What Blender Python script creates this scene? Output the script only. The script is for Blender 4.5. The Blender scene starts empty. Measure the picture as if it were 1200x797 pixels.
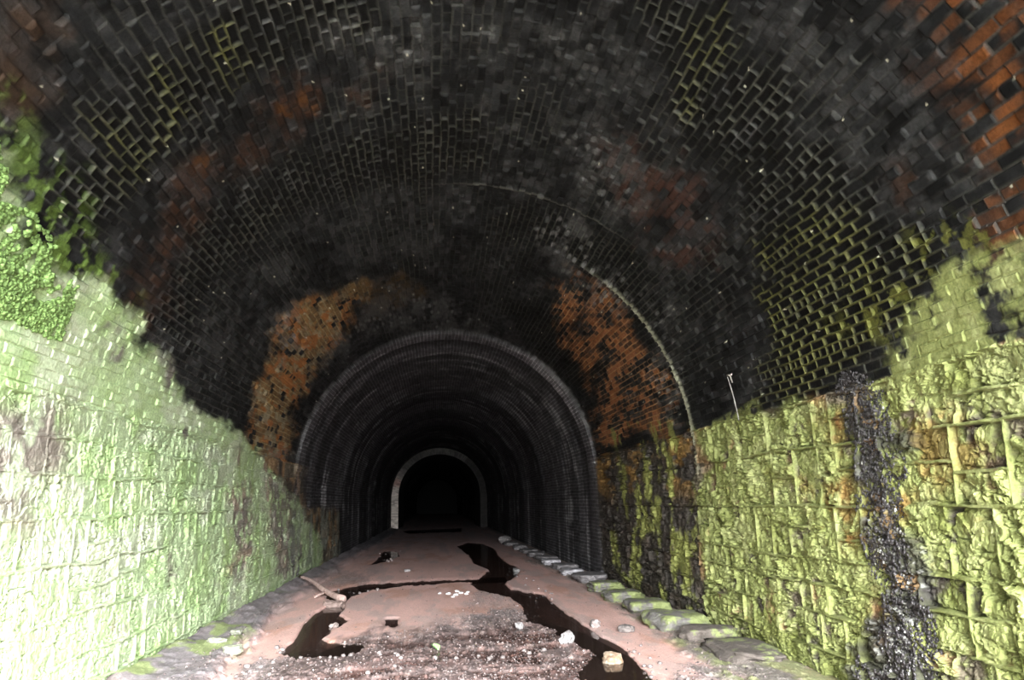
import bpy, bmesh, math, random
import numpy as np
from mathutils import Vector, Matrix

# ------------------------------------------------------------------ camera
scene = bpy.context.scene
COL = scene.collection
CAM_POS = (-0.28, 0.0, 1.6)
cam_data = bpy.data.cameras.new('camera')
cam_data.sensor_width = 36.0
cam_data.lens = 915.0 / 1200.0 * 36.0
cam_data.clip_start = 0.05
cam_data.clip_end = 500.0
cam = bpy.data.objects.new('camera', cam_data)
COL.objects.link(cam)
RIGHT = Vector((0.99519741, -0.09583163, -0.01996024))
UP = Vector((0.0, -0.20390842, 0.97898997))
FWD = Vector((0.09788827, 0.97428828, 0.20292913))
cam.matrix_world = Matrix((
    (RIGHT.x, UP.x, -FWD.x, CAM_POS[0]),
    (RIGHT.y, UP.y, -FWD.y, CAM_POS[1]),
    (RIGHT.z, UP.z, -FWD.z, CAM_POS[2]),
    (0, 0, 0, 1)))
scene.camera = cam

# ------------------------------------------------------------------ light: overcast sky through the portal behind the camera
EXPOSURE = 0.0
SKY_STRENGTH = 165.0
PORTAL_Y = -3.5
world = bpy.data.worlds.new('overcast_sky')
scene.world = world
world.use_nodes = True
nt = world.node_tree
nt.nodes.clear()
w_out = nt.nodes.new('ShaderNodeOutputWorld')
w_bg = nt.nodes.new('ShaderNodeBackground')
w_tc = nt.nodes.new('ShaderNodeTexCoord')
w_sep = nt.nodes.new('ShaderNodeSeparateXYZ')
nt.links.new(w_tc.outputs['Generated'], w_sep.inputs[0])


def wmath(op, a, b, clamp=False):
    n = nt.nodes.new('ShaderNodeMath')
    n.operation = op
    n.use_clamp = clamp
    for k, v in enumerate((a, b)):
        if isinstance(v, (int, float)):
            n.inputs[k].default_value = v
        else:
            nt.links.new(v, n.inputs[k])
    return n.outputs[0]


# brighter towards the zenith (overcast) and towards +x, a bias added to light the left wall
zen = wmath('ADD', wmath('MULTIPLY', wmath('MINIMUM', wmath('MAXIMUM', w_sep.outputs['Z'], 0.0), 0.45), 4.1), 0.56)
side = wmath('ADD', wmath('MULTIPLY', w_sep.outputs['X'], 1.1), 1.0)
sky = wmath('MULTIPLY', wmath('MULTIPLY', zen, side), SKY_STRENGTH)
w_bg.inputs['Color'].default_value = (0.98, 1.0, 1.0, 1)
nt.links.new(sky, w_bg.inputs['Strength'])
nt.links.new(w_bg.outputs[0], w_out.inputs['Surface'])

pl = bpy.data.lights.new('portal', 'AREA')
pl.shape = 'RECTANGLE'
pl.size = 6.2
pl.size_y = 5.3
pl.cycles.is_portal = True
plo = bpy.data.objects.new('portal', pl)
COL.objects.link(plo)
plo.location = (0, PORTAL_Y - 0.02, 2.6)
plo.rotation_euler = (math.radians(90), 0, 0)   # faces +y, into the tunnel

vs = scene.view_settings
vs.view_transform = 'Standard'
vs.look = 'None'
vs.gamma = 1.0
vs.use_curve_mapping = False
vs.exposure = EXPOSURE

# ------------------------------------------------------------------ zones of growth, rust and soot, in tunnel coordinates
# (metres along the tunnel, metres around the lining from the crown; + = right wall)
ZONES = {
  'E1': [(4.53,-2.8),(4.72,-2.22),(4.73,-1.82),(4.57,-1.79),(4.45,-1.45),(4.7,-1.11),(5.6,-1.35),(5.45,-1.81),(5.67,-2.05),(5.67,-2.42),(5.76,-2.74),(5.85,-3.15),(5.74,-3.43),(4.93,-3.46),(4.84,-3.12),(5.01,-2.96),(4.59,-2.87)],
  'E1b': [(4.61,-1.61),(4.61,-1.31),(4.8,-0.81),(5.21,-0.72),(5.72,-0.9),(5.57,-1.3),(5.21,-1.43)],
  'E2': [(6.82,-2.04),(6.87,-1.7),(7.08,-1.21),(7.58,-1.27),(7.89,-1.8),(8.16,-2.42),(8.26,-3.11),(8.12,-3.61),(7.36,-3.61),(7.06,-3.2),(6.9,-2.66),(6.8,-2.32)],
  'E3': [(6.88,-1.18),(6.91,-0.61),(6.72,0.2),(7.5,0.34),(8.07,0.19),(8.66,-0.38),(8.25,-1.05),(8.21,-1.55),(8.07,-2.05),(7.41,-1.9),(7.18,-1.48)],
  'E4': [(4.57,1.06),(4.25,1.69),(4.75,1.98),(4.72,2.3),(5.11,2.66),(4.79,3.08),(4.65,3.56),(4.51,3.86),(4.94,4.1),(5.35,4.26),(6.55,4.55),(7.79,4.44),(7.02,3.73),(6.63,3.1),(6.08,2.45),(5.94,1.84),(5.19,1.36)],
  'E5': [(9.47,0.37),(8.65,0.84),(9.12,1.83),(8.93,2.58),(9.75,2.58),(10.06,1.92),(9.97,1.24),(10.22,0.54)],
  'E6': [(13.65,0.96),(12.12,1.57),(12.61,2.56),(15.19,3.39),(16.31,2.53),(15.28,1.68)],
  'E7': [(8.66,1.72),(8.66,2.09),(8.91,2.73),(9.48,3.6),(10.02,4.22),(11.11,4.34),(11.05,3.56),(10.71,2.74),(10.41,2.15)],
  'Y1': [(4.53,-2.79),(4.84,-2.68),(5.31,-2.69),(5.7,-2.72),(5.66,-2.87),(5.1,-2.9),(4.66,-2.88)],
  'Y2': [(4.68,-1.82),(4.78,-1.76),(5.51,-1.78),(5.44,-1.87),(4.96,-1.9)],
  'Y3': [(4.73,-2.24),(4.9,-2.18),(5.51,-2.26),(5.55,-2.44),(5.13,-2.37)],
  'Y4': [(6.45,2.98),(5.34,3.12),(4.73,3.79),(5.13,4.25),(6.0,4.62),(7.57,4.42),(7.33,3.84)],
  'Y5': [(4.32,1.6),(4.3,1.74),(4.78,1.85),(5.5,1.84),(5.37,1.72)],
  'O1': [(3.47,2.47),(2.93,2.96),(3.75,4.17),(3.95,3.84),(3.85,3.49),(3.81,3.11),(3.67,2.83)],
  'O2': [(6.48,-3.64),(6.51,-3.39),(6.26,-3.06),(6.01,-2.73),(5.92,-2.38),(5.86,-2.03),(5.78,-1.62),(5.99,-0.86),(6.43,-0.82),(6.38,-1.6),(6.53,-2.05),(6.55,-2.52),(6.89,-2.88),(7.16,-3.26),(7.13,-3.45),(6.77,-3.72)],
  'O3': [(12.13,-4.75),(11.68,-3.83),(11.33,-3.2),(11.08,-2.47),(11.34,-1.83),(12.09,-1.48),(13.41,-1.69),(13.65,-2.36),(13.59,-2.88),(14.56,-3.6),(15.27,-4.6),(13.52,-5.04)],
  'O4': [(11.14,1.42),(10.2,1.95),(11.29,2.39),(9.75,2.66),(10.14,3.19),(10.42,4.05),(11.4,4.44),(13.06,4.0),(14.78,4.31),(15.56,3.99),(13.83,3.04),(12.54,2.16)],
  'O5': [(6.58,1.38),(6.53,1.77),(6.95,2.66),(7.27,3.17),(7.73,2.79),(7.6,1.89),(7.14,1.56)],
  'O6': [(16.94,4.34),(12.98,4.52),(10.35,4.41),(10.12,4.89),(11.89,5.18),(16.43,5.26)],
  'O7': [(3.56,-2.81),(3.88,-2.58),(4.4,-2.91),(4.09,-3.24)],
  'O8': [(11.65,-1.72),(11.88,-1.1),(12.19,-0.42),(12.96,-0.43),(13.37,-1.2),(13.68,-1.72)],
  'O9': [(4.48,3.17),(4.16,3.27),(4.29,3.46),(4.64,3.43)],
  'C1': [(5.25,-1.18),(5.42,-0.74),(5.57,-0.21),(5.12,0.41),(5.16,1.08),(5.64,1.57),(6.0,1.12),(5.7,0.34),(5.93,-0.35),(5.84,-1.05)],
  'C2': [(9.59,0.95),(8.67,1.27),(9.68,2.1),(9.75,2.58),(8.83,3.02),(9.48,3.6),(10.0,3.23),(10.47,2.66),(10.94,2.13),(10.96,1.39)],
  'C3': [(12.43,-1.43),(13.04,-0.72),(14.74,0.55),(17.07,0.67),(15.63,-0.81),(14.83,-1.85),(14.63,-2.65),(13.51,-2.05)],
  'C4': [(19.57,-1.16),(19.6,0.81),(17.57,2.52),(18.96,2.81),(24.53,1.09),(26.3,-1.16)],  # wet sheen of the deep crown, put in as pale colour
  'C5': [(10.33,2.7),(9.55,3.01),(9.87,3.89),(10.72,4.38),(10.86,3.73)],
  'C6': [(6.84,0.79),(6.53,1.24),(7.23,1.99),(8.2,1.84),(7.54,1.17)],
  'C7': [(10.71,-2.98),(10.51,-2.5),(12.06,-2.71),(12.2,-3.17)],
  'C8': [(12.74,-4.59),(17.36,-4.23),(18.05,-5.5),(14.28,-5.31)],
  'GL': [(4.16,-3.38),(4.45,-3.33),(4.72,-3.45),(5.04,-3.69),(5.49,-3.82),(6.32,-3.65),(6.77,-3.72),(7.13,-3.96),(7.92,-3.98),(8.75,-4.12),(9.97,-4.17),(11.36,-4.25),(12.69,-4.53),(14.33,-4.87),(17.11,-5.31),(21.45,-6.41),(20.19,-6.99),(8.03,-7.09),(5.46,-6.55)],
  'GL2': [(4.23,-3.22),(4.88,-3.17),(5.67,-3.38),(6.41,-3.58),(5.52,-3.85),(4.91,-3.67)],
  'GR': [(9.77,4.5),(8.53,4.49),(7.23,4.53),(6.0,4.62),(5.54,4.42),(5.13,4.25),(4.89,4.02),(4.4,3.96),(3.7,4.08),(4.34,6.55),(7.3,7.25),(10.41,7.27)],
  'GR2': [(5.7,4.05),(4.77,3.71),(4.21,3.67),(3.64,3.96),(3.78,4.25),(4.64,4.06),(5.41,4.38)],
  'GS': [(13.98,4.06),(9.75,4.47),(10.21,6.93),(12.74,6.9),(16.68,6.49)],
  'GF': [(17.11,-5.31),(24.52,-5.57),(24.78,-6.83),(20.19,-6.99),(16.1,-6.13)],
  'SP': [(6.09,4.36),(5.82,4.44),(5.64,4.67),(5.5,5.13),(5.45,5.44),(5.29,5.78),(5.35,6.73),(6.37,6.97),(5.93,6.01),(6.16,5.51),(6.29,4.95)],
  'BR': [(7.22,5.2),(6.14,5.23),(5.23,5.26),(5.12,5.61),(5.76,5.75),(6.81,5.66)],
  'BR2': [(6.57,4.63),(6.15,4.68),(6.18,6.04),(5.61,6.1),(5.91,6.5),(6.39,5.78),(6.52,5.37)],
  'BR3': [(5.28,4.78),(4.86,4.83),(4.83,5.49),(5.28,5.5)],
  'PG': [(5.13,-4.63),(6.14,-4.59),(6.32,-4.99),(5.76,-5.05),(5.71,-5.37),(5.31,-5.42)],
  'PG2': [(11.29,-4.97),(12.29,-4.94),(13.11,-6.11),(11.84,-6.49)],
  'PG3': [(13.83,-4.89),(16.36,-5.15),(16.68,-6.66),(15.31,-6.55)],
}
FLOOR_ZONES = {
  'P1': [(0.56,30.62),(1.04,33.01),(1.61,32.03),(1.76,28.89),(1.63,23.19),(1.73,20.35),(1.62,18.42),(1.05,16.26),(1.16,15.26),(1.63,14.01),(1.61,12.43),(1.65,10.99),(1.68,9.61),(1.79,8.82),(1.72,8.01),(1.65,7.27),(1.02,7.39),(1.23,8.11),(1.45,8.74),(1.29,9.46),(1.23,10.36),(0.97,11.16),(1.06,12.57),(1.03,13.93),(0.53,15.45),(0.44,16.44),(0.75,17.85),(0.99,19.57),(0.77,21.86),(0.79,25.46)],
  'P2': [(-2.29,15.81),(-1.99,16.67),(-1.51,17.04),(-0.73,17.34),(0.26,17.41),(1.19,17.5),(1.14,16.94),(0.25,16.85),(-0.79,16.48),(-1.52,15.89),(-1.8,14.84),(-1.82,14.21),(-1.72,13.29),(-1.71,12.49),(-1.51,11.83),(-1.63,10.95),(-1.66,10.35),(-1.43,9.89),(-1.06,9.64),(-1.13,9.33),(-1.74,9.07),(-2.02,9.42),(-1.99,10.3),(-2.06,11.72),(-2.07,12.77),(-1.97,13.79),(-2.19,14.81)],
  'P3': [(-0.96,11.87),(-0.79,11.91),(-0.76,11.26),(-0.83,11.05),(-0.94,11.38)],
  'P4': [(-2.08,22.31),(-1.97,24.25),(-2.06,28.53),(-1.61,28.33),(-1.4,25.55),(-1.74,23.47)],
  'P5': [(-2.37,49.76),(1.37,52.0),(1.17,45.85),(-1.7,45.11)],
  'B1': [(-1.32,9.32),(-0.67,9.66),(0.2,9.37),(0.16,8.54),(-0.54,8.46),(-1.07,8.75)],
  'B2': [(0.2,9.26),(1.02,9.64),(1.39,8.9),(1.16,7.36),(0.11,7.57),(-0.11,8.17)],
  'W1': [(-1.89,8.96),(-1.13,10.43),(0.28,10.79),(1.26,11.33),(1.68,7.26),(-1.73,6.99)],
  'GR': [(-1.89,9.44),(-0.59,10.12),(0.34,11.99),(1.16,12.54),(1.37,10.53),(1.57,8.48),(1.45,6.69),(-2.01,6.78),(-2.21,8.8)],
  'GT': [(0.53,15.45),(1.5,13.09),(0.87,12.22),(0.32,11.56),(-0.6,10.31),(-0.72,10.67),(0.11,12.51)],
  'BL': [(-3.21,8.32),(-3.43,11.65),(-3.32,16.57),(-3.42,23.44),(-3.67,46.39),(-2.51,53.15),(-2.62,32.17),(-2.92,23.25),(-2.89,18.21),(-2.88,15.0),(-2.59,11.46),(-2.37,8.42),(-2.22,7.08),(-3.04,6.96)],
  'BR': [(2.2,21.33),(2.53,15.64),(2.4,8.79),(2.28,6.27),(2.91,6.15),(3.28,8.6),(3.29,10.84),(3.01,16.35),(3.09,24.49)],
  'GM': [(1.93,7.57),(2.5,8.52),(2.92,7.77),(2.91,6.15),(1.51,6.41)],
  'GC': [(-2.89,18.21),(-2.64,20.83),(-1.69,19.52),(-1.77,16.12),(-2.28,16.27)],
}
RAD = 3.1            # arch radius and half width
SPR = 2.1            # springing height
UARC = RAD * math.pi / 2
SEAM_A, SEAM_B = 10.1, 16.3      # construction joints of the lining
rng = np.random.default_rng(7)


# ------------------------------------------------------------------ numeric noise
def hsh(i, j, seed=0):
    i = i.astype(np.int64).astype(np.uint32)
    j = j.astype(np.int64).astype(np.uint32)
    h = i * np.uint32(374761393) + j * np.uint32(668265263) + np.uint32((seed * 2246822519 + 12345) & 0xffffffff)
    h = (h ^ (h >> np.uint32(13))) * np.uint32(1274126177)
    h = h ^ (h >> np.uint32(16))
    h = h * np.uint32(2654435761)
    h = h ^ (h >> np.uint32(15))
    return (h & np.uint32(0xffffff)).astype(np.float32) / np.float32(16777216.0)


def vn(x, y, seed=0):
    xi = np.floor(x); yi = np.floor(y)
    fx = x - xi; fy = y - yi
    fx = fx * fx * (3 - 2 * fx); fy = fy * fy * (3 - 2 * fy)
    a = hsh(xi, yi, seed); b = hsh(xi + 1, yi, seed)
    c = hsh(xi, yi + 1, seed); d = hsh(xi + 1, yi + 1, seed)
    return (a + (b - a) * fx) * (1 - fy) + (c + (d - c) * fx) * fy


def fbm(x, y, seed=0, o=4, g=0.5):
    s = 0.0; a = 1.0; n = 0.0
    for k in range(o):
        s = s + a * vn(x * 2 ** k + 17.3 * k, y * 2 ** k + 5.1 * k, seed + k)
        n += a; a *= g
    return s / n


def ridged(x, y, seed=0, o=3):
    s = 0.0; a = 1.0; n = 0.0
    for k in range(o):
        s = s + a * (1 - np.abs(2 * vn(x * 2 ** k + 3.7 * k, y * 2 ** k, seed + k) - 1))
        n += a; a *= 0.5
    return s / n


def worley(x, y, seed=0):
    xi = np.floor(x); yi = np.floor(y)
    d1 = np.full(x.shape, 9.0, np.float32); d2 = d1.copy(); cid = np.zeros(x.shape, np.float32)
    for dx in (-1, 0, 1):
        for dy in (-1, 0, 1):
            cx = xi + dx; cy = yi + dy
            px = cx + 0.15 + 0.7 * hsh(cx, cy, seed); py = cy + 0.15 + 0.7 * hsh(cx, cy, seed + 1)
            d = np.sqrt((px - x) ** 2 + (py - y) ** 2)
            nearer = d < d1
            d2 = np.where(nearer, d1, np.minimum(d2, d))
            cid = np.where(nearer, hsh(cx, cy, seed + 2), cid)
            d1 = np.where(nearer, d, d1)
    return d1, d2, cid


def facet(x, y, seed=0, tilt=1.0):
    """broken rock: irregular plane facets, each at its own height and slope"""
    xi = np.floor(x); yi = np.floor(y)
    d1 = np.full(x.shape, 9.0, np.float32); hh = np.zeros(x.shape, np.float32)
    for dx in (-1, 0, 1):
        for dy in (-1, 0, 1):
            cx = xi + dx; cy = yi + dy
            ox = x - (cx + hsh(cx, cy, seed)); oy = y - (cy + hsh(cx, cy, seed + 1))
            d = ox * ox + oy * oy
            v = (hsh(cx, cy, seed + 2) - 0.5) + tilt * (ox * (hsh(cx, cy, seed + 3) - 0.5) + oy * (hsh(cx, cy, seed + 4) - 0.5))
            nearer = d < d1
            hh = np.where(nearer, v, hh); d1 = np.where(nearer, d, d1)
    return hh


def sst(a, b, x):
    t = np.clip((x - a) / (b - a), 0, 1)
    return t * t * (3 - 2 * t)


def sdf(poly, x, y, margin):
    """signed distance (inside positive) to a polygon, only near its box"""
    P = np.array(poly, np.float32)
    out = np.full(x.shape, -margin, np.float32)
    sel = (x > P[:, 0].min() - margin) & (x < P[:, 0].max() + margin) & (y > P[:, 1].min() - margin) & (y < P[:, 1].max() + margin)
    if not sel.any():
        return out
    qx = x[sel]; qy = y[sel]
    d = np.full(qx.shape, 1e9, np.float32)
    ins = np.zeros(qx.shape, bool)
    n = len(P)
    for k in range(n):
        ax, ay = P[k]; bx, by = P[(k + 1) % n]
        ex = bx - ax; ey = by - ay
        t = np.clip(((qx - ax) * ex + (qy - ay) * ey) / (ex * ex + ey * ey + 1e-9), 0, 1)
        d = np.minimum(d, (qx - ax - t * ex) ** 2 + (qy - ay - t * ey) ** 2)
        c = (ay > qy) != (by > qy)
        xx = ax + (qy - ay) * ex / (ey if abs(ey) > 1e-9 else 1e-9)
        ins ^= c & (qx < xx)
    d = np.sqrt(d)
    out[sel] = np.where(ins, d, -d)
    return out


def mix(c, new, m):
    return c + (np.array(new, np.float32) - c) * m[:, None]


# ------------------------------------------------------------------ lining geometry
def profile(s, u, h):
    """points of the lining: s along, u around, h proud of the face (towards the axis)"""
    th = np.clip(u, -UARC, UARC) / RAD
    r = RAD - h
    x = r * np.sin(th)
    z = SPR + r * np.cos(th)
    z = np.where(np.abs(u) > UARC, SPR - (np.abs(u) - UARC), z)
    return np.stack([x, s, z], -1)


RINGS = [16.3, 17.1, 17.9, 18.6, 20.2, 22.9, 24.6, 27.5, 30.2, 33.6, 36.5, 40.5, 44.0, 48.0]
RING_H = [0.05, 0.02, 0.045, 0.035, 0.06, 0.03, 0.07, 0.03, 0.06, 0.02, 0.06, 0.03, 0.07, 0.04]
RING_C = [1.5, 0.7, 1.3, 0.65, 1.0, 1.5, 0.6, 1.3, 0.65, 1.2, 0.55, 1.2, 0.7, 1.0]
STONE_TOP = {-1: 2.42, 1: 2.45}
COURSES = {1: [-0.3, 0.28, 0.58, 0.83, 1.05, 1.51, 2.03, 2.45, 3.2],
           -1: [-0.3, 0.2, 0.46, 0.80, 1.19, 1.55, 1.88, 2.15, 2.42, 3.2]}


def bricks(S, U, ds):
    sw = S + 0.012 * (vn(S * 3, U * 3, 11) - 0.5)
    uw = U + 0.016 * (vn(S * 2.2, U * 2.2, 12) - 0.5) + 0.010 * (vn(S * 9, U * 5, 13) - 0.5)
    H = 0.0765
    j = np.floor(uw / H)
    fy = uw - j * H
    L = np.where(np.mod(j, 6) == 0, 0.1175, 0.235).astype(np.float32)
    off = np.mod(j, 2) * L * 0.5 + 0.03 * hsh(j, j * 0, 14)
    i = np.floor((sw + off) / L)
    fx = sw + off - i * L
    dx = np.minimum(fx, L - fx); dy = np.minimum(fy, H - fy)
    jw = 0.0055
    soft_x = np.maximum(0.005, ds * 0.8)
    jx = (1 - sst(jw, jw + soft_x, dx)) * np.clip(0.016 / ds, 0, 1)
    jy = 1 - sst(jw, jw + 0.006, dy)
    rnd = hsh(i, j, 15); rnd2 = hsh(i, j, 16); rnd3 = hsh(i, j, 18)
    tilt = (fx / L - 0.5) * (hsh(i, j, 17) - 0.5)
    return np.maximum(jx, jy), rnd, rnd2, rnd3, tilt


def stones(S, Z, side, ds):
    w = 0.05 * (vn(S * 1.7, Z * 1.7, 21 + side) - 0.5) + 0.02 * (vn(S * 7, Z * 7, 22) - 0.5)
    zw = Z + w
    sw = S + 0.05 * (vn(S * 2, Z * 2.5, 23) - 0.5) + 0.02 * (vn(S * 8, Z * 8, 24) - 0.5)
    C = np.array(COURSES[side], np.float32)
    ci = np.clip(np.searchsorted(C, zw) - 1, 0, len(C) - 2)
    lo = C[ci]; hi = C[ci + 1]
    dyy = np.minimum(zw - lo, hi - zw)
    dxx = np.full(S.shape, 9.0, np.float32)
    bid = np.zeros(S.shape, np.float32)
    r = np.random.default_rng(31 + side)
    for c in range(len(C) - 1):
        wid = r.uniform(0.22, 0.55, 110) * np.where(r.random(110) < 0.35, 1.8, 1.0)
        edges = (-3 + np.cumsum(wid)).astype(np.float32)
        m = ci == c
        if not m.any():
            continue
        sv = sw[m]
        b = np.clip(np.searchsorted(edges, sv), 1, len(edges) - 1)
        a0 = edges[b - 1]; a1 = edges[b]
        d = np.minimum(sv - a0, a1 - sv)
        bb = b * 13 + c * 101
        # some blocks are two thin stones, some carry an extra upright
        hv = hsh(bb, bb * 0, 33)
        hgt = hi[m] - lo[m]
        fz = zw[m] - lo[m]
        cut = (hv < 0.42) & (hgt > 0.29)
        f = 0.35 + 0.3 * hsh(bb, bb * 0 + 1, 33)
        dz2 = np.where(cut, np.abs(fz - f * hgt), 9)
        part = np.where(cut & (fz > f * hgt), 1, 0)
        cutx = (hv > 0.62) & ((a1 - a0) > 0.5)
        g = 0.35 + 0.3 * hsh(bb, bb * 0 + 2, 33)
        dx2 = np.where(cutx, np.abs(sv - (a0 + g * (a1 - a0))), 9)
        part = part + np.where(cutx & (sv > a0 + g * (a1 - a0)), 2, 0)
        dxx[m] = np.minimum(d, dx2)
        dyy[m] = np.minimum(dyy[m], dz2)
        bid[m] = hsh(bb, part, 35)
    jx = (1 - sst(0.007, 0.007 + np.maximum(0.007, ds), dxx)) * np.clip(0.03 / ds, 0, 1)
    jy = 1 - sst(0.008, 0.016, dyy)
    edge = np.minimum(dxx, dyy)
    return jx, jy, edge, bid


def masonry(S, U, ds):
    a = RAD * np.log(np.maximum(S, 0.6))
    n_a = fbm(a * 2.2, U * 2.2, 41, 5, 0.6) - 0.5
    n_b = fbm(a * 5.0 + 9, U * 5.0, 43, 4, 0.6) - 0.5

    def zone(name, soft=0.1, amp=0.5, n=None):
        poly = [(RAD * math.log(s), u) for s, u in ZONES[name]]
        d = sdf(poly, a, U, 0.8)
        nn = (n_a + 0.6 * n_b) if n is None else n
        return sst(-soft, soft, d + amp * nn)

    side = np.where(U > 0, 1, -1)
    Z = SPR - (np.abs(U) - UARC)            # height on the walls (linear continuation)
    N = S.size
    fine = fbm(S * 22, U * 22, 51, 3) - 0.5
    mid = fbm(S * 5, U * 5, 52, 4) - 0.5
    big = fbm(S * 0.9, U * 0.9, 53, 3) - 0.5
    per = fbm(S * 1.2, U * 0.35 + 40, 54, 3) - 0.5

    # ---------------- brickwork
    J, r1, r2, r3, tilt = bricks(S, U, ds)
    E = np.zeros(N, np.float32)
    for k in ('E1', 'E1b', 'E2', 'E3', 'E4', 'E5', 'E6', 'E7'):
        E = np.maximum(E, zone(k, 0.12, 0.45))
    Er = np.clip(E * (0.25 + 1.1 * r2), 0, 1)
    h = 0.03 * big + 0.012 * mid + 0.004 * fine
    bb_ = (1 - E) * (0.4 + 1.2 * sst(0.4, 0.7, vn(S * 1.3, U * 1.3, 55)))
    GB = sst(3.7, 4.1, np.abs(U)) * 0.6
    h = h + ((r1 - 0.5) * (0.010 + 0.012 * bb_) + tilt * 0.03) * (1 - GB) - (1 - E) * J * 0.009
    spall = sst(0.60, 0.68, r3 + 0.35 * n_b) * (1 - E)
    h = h - spall * 0.010 * (1 - J)
    h = h - Er * (1 - J) * 0.022 + E * J * 0.004
    soot = np.zeros((N, 3), np.float32) + np.array((0.021, 0.0215, 0.022), np.float32)
    tone = (0.35 + 1.0 * r2 + 1.6 * r3 ** 6) * (1 + 1.2 * n_a) * (1 + 1.6 * n_b)
    c = soot * np.clip(tone, 0.2, 3)[:, None]
    c = mix(c, (0.105, 0.104, 0.104), sst(0.47, 0.72, fbm(a * 6, U * 6, 57, 4, 0.7) + 0.10 * (r3 - 0.5) + 0.35 * n_a) * 0.6 * (0.4 + 0.9 * r2))   # dry grey bloom
    c = mix(c, (0.008, 0.0075, 0.007), np.clip(E * (1 - J) * 0.95, 0, 1))
    c = mix(c, (0.085, 0.085, 0.075), J * (0.15 + 0.85 * sst(0.42, 0.62, fbm(a * 1.7 + 3, U * 1.7, 58, 3))) * (1 - E) * 0.8)
    yel = np.zeros(N, np.float32)
    for k in ('Y1', 'Y2', 'Y3', 'Y4', 'Y5'):
        yel = np.maximum(yel, zone(k, 0.2, 0.5))
    c = mix(c, (0.062, 0.062, 0.050), E * J * np.clip(0.5 + 2.2 * n_b, 0, 1))
    c = mix(c, (0.13, 0.13, 0.040), E * J * np.clip(yel * (0.7 + 1.5 * n_b) + 0.03, 0, 1))
    # rust and bare red brick
    hot = np.clip(0.75 + 1.6 * n_b + 0.8 * (r1 - 0.5), 0, 1)
    O1 = zone('O1', 0.22, 0.75)
    ob = sst(0.16, 0.36, r3 + 0.7 * n_b) * O1
    c = mix(c, (0.33, 0.11, 0.026), ob * 0.9 * (1 - J * 0.8) * (0.35 + 0.65 * r2) * np.clip(1 + 1.5 * n_b, 0.3, 1))
    c = mix(c, (0.11, 0.045, 0.02), zone('O9', 0.15, 0.6) * sst(0.4, 0.6, r3) * 0.7)
    c = mix(c, (0.098, 0.045, 0.024), zone('O2', 0.18, 0.8) * hot * 0.9 * (0.5 + 0.6 * r1) * (1 - 0.5 * J))
    c = mix(c, (0.17, 0.065, 0.015), zone('O2', 0.1, 0.6) * sst(0.13, 0.3, n_b + 0.2 * (r2 - .5)) * 0.7)
    O3 = zone('O3', 0.16, 0.7) * sst(0.05, 0.2, r1 + 0.5 * n_b)
    c = mix(c, (0.36, 0.21, 0.08), O3 * np.clip(0.85 + n_b, 0, 1) * (0.55 + 0.45 * r2))
    c = mix(c, (0.44, 0.36, 0.20), O3 * J * 0.6)
    c = mix(c, (0.46, 0.18, 0.05), O3 * sst(0.5, 0.62, fbm(a * 7, U * 7, 61, 3)) * 0.8)
    c = mix(c, (0.36, 0.33, 0.22), O3 * sst(0.55, 0.7, fbm(a * 8, U * 8, 62, 4, .6)) * 0.7)
    O4 = zone('O4', 0.18, 0.9) * sst(0.10, 0.22, r1 + 0.9 * n_b) * sst(10.05, 10.3, S + 0.2 * n_b)
    c = mix(c, (0.42, 0.165, 0.06), O4 * sst(-0.12, 0.08, n_b + 0.25 * (r1 - 0.5)) * (0.75 + 0.25 * J))
    c = mix(c, (0.46, 0.27, 0.13), O4 * J * 0.7)
    c = mix(c, (0.04, 0.035, 0.03), O4 * (1 - J) * sst(0.62, 0.7, r2 + 0.5 * n_b) * 0.8)
    c = mix(c, (0.12, 0.055, 0.038), zone('O5', 0.2, 0.8) * hot * 0.8 * sst(0.2, 0.6, r1) * (1 - 0.5 * J))
    c = mix(c, (0.09, 0.045, 0.02), zone('O7', 0.15, 0.6) * hot * 0.6)
    c = mix(c, (0.13, 0.08, 0.03), zone('O8', 0.1, 0.6) * hot * 0.75)
    # calcite specks, with water-drop glints and crown sheen also put into the colour
    d1, d2, cid = worley(a * 11, U * 11, 71)
    speck = sst(0.42, 0.2, d1) * sst(0.55, 0.75, cid + 0.4 * n_b)
    sp = np.zeros(N, np.float32)
    for k, w in (('C1', .5), ('C2', .9), ('C3', .8), ('C4', .75), ('C5', .8), ('C6', .7), ('C7', .7), ('C8', .8)):
        sp = np.maximum(sp, zone(k, 0.15, 0.5) * w)
    c = mix(c, (0.30, 0.30, 0.29), np.clip(speck * (sp + 0.02), 0, 1) * 0.8)
    c = mix(c, (0.19, 0.19, 0.185), sp * sst(0.45, 0.62, fbm(a * 5, U * 5, 63, 4, .65)) * 0.6)
    c = mix(c, (0.85, 0.82, 0.62), sst(0.11, 0.06, d1) * (cid > 0.97))  # glints of water drops, painted as sparse bright specks
    rough = 0.80 + 0.15 * (n_a + 0.5) + 0 * h

    c = c * (0.37 + 0.22 * np.clip(E * J, 0, 1) + 0.22 * np.clip(O3 + O4, 0, 1))[:, None]      # damp, soot-blackened overall
    # ---------------- masonry walls
    stone = np.zeros(N, np.float32)
    hs = np.zeros(N, np.float32)
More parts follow.
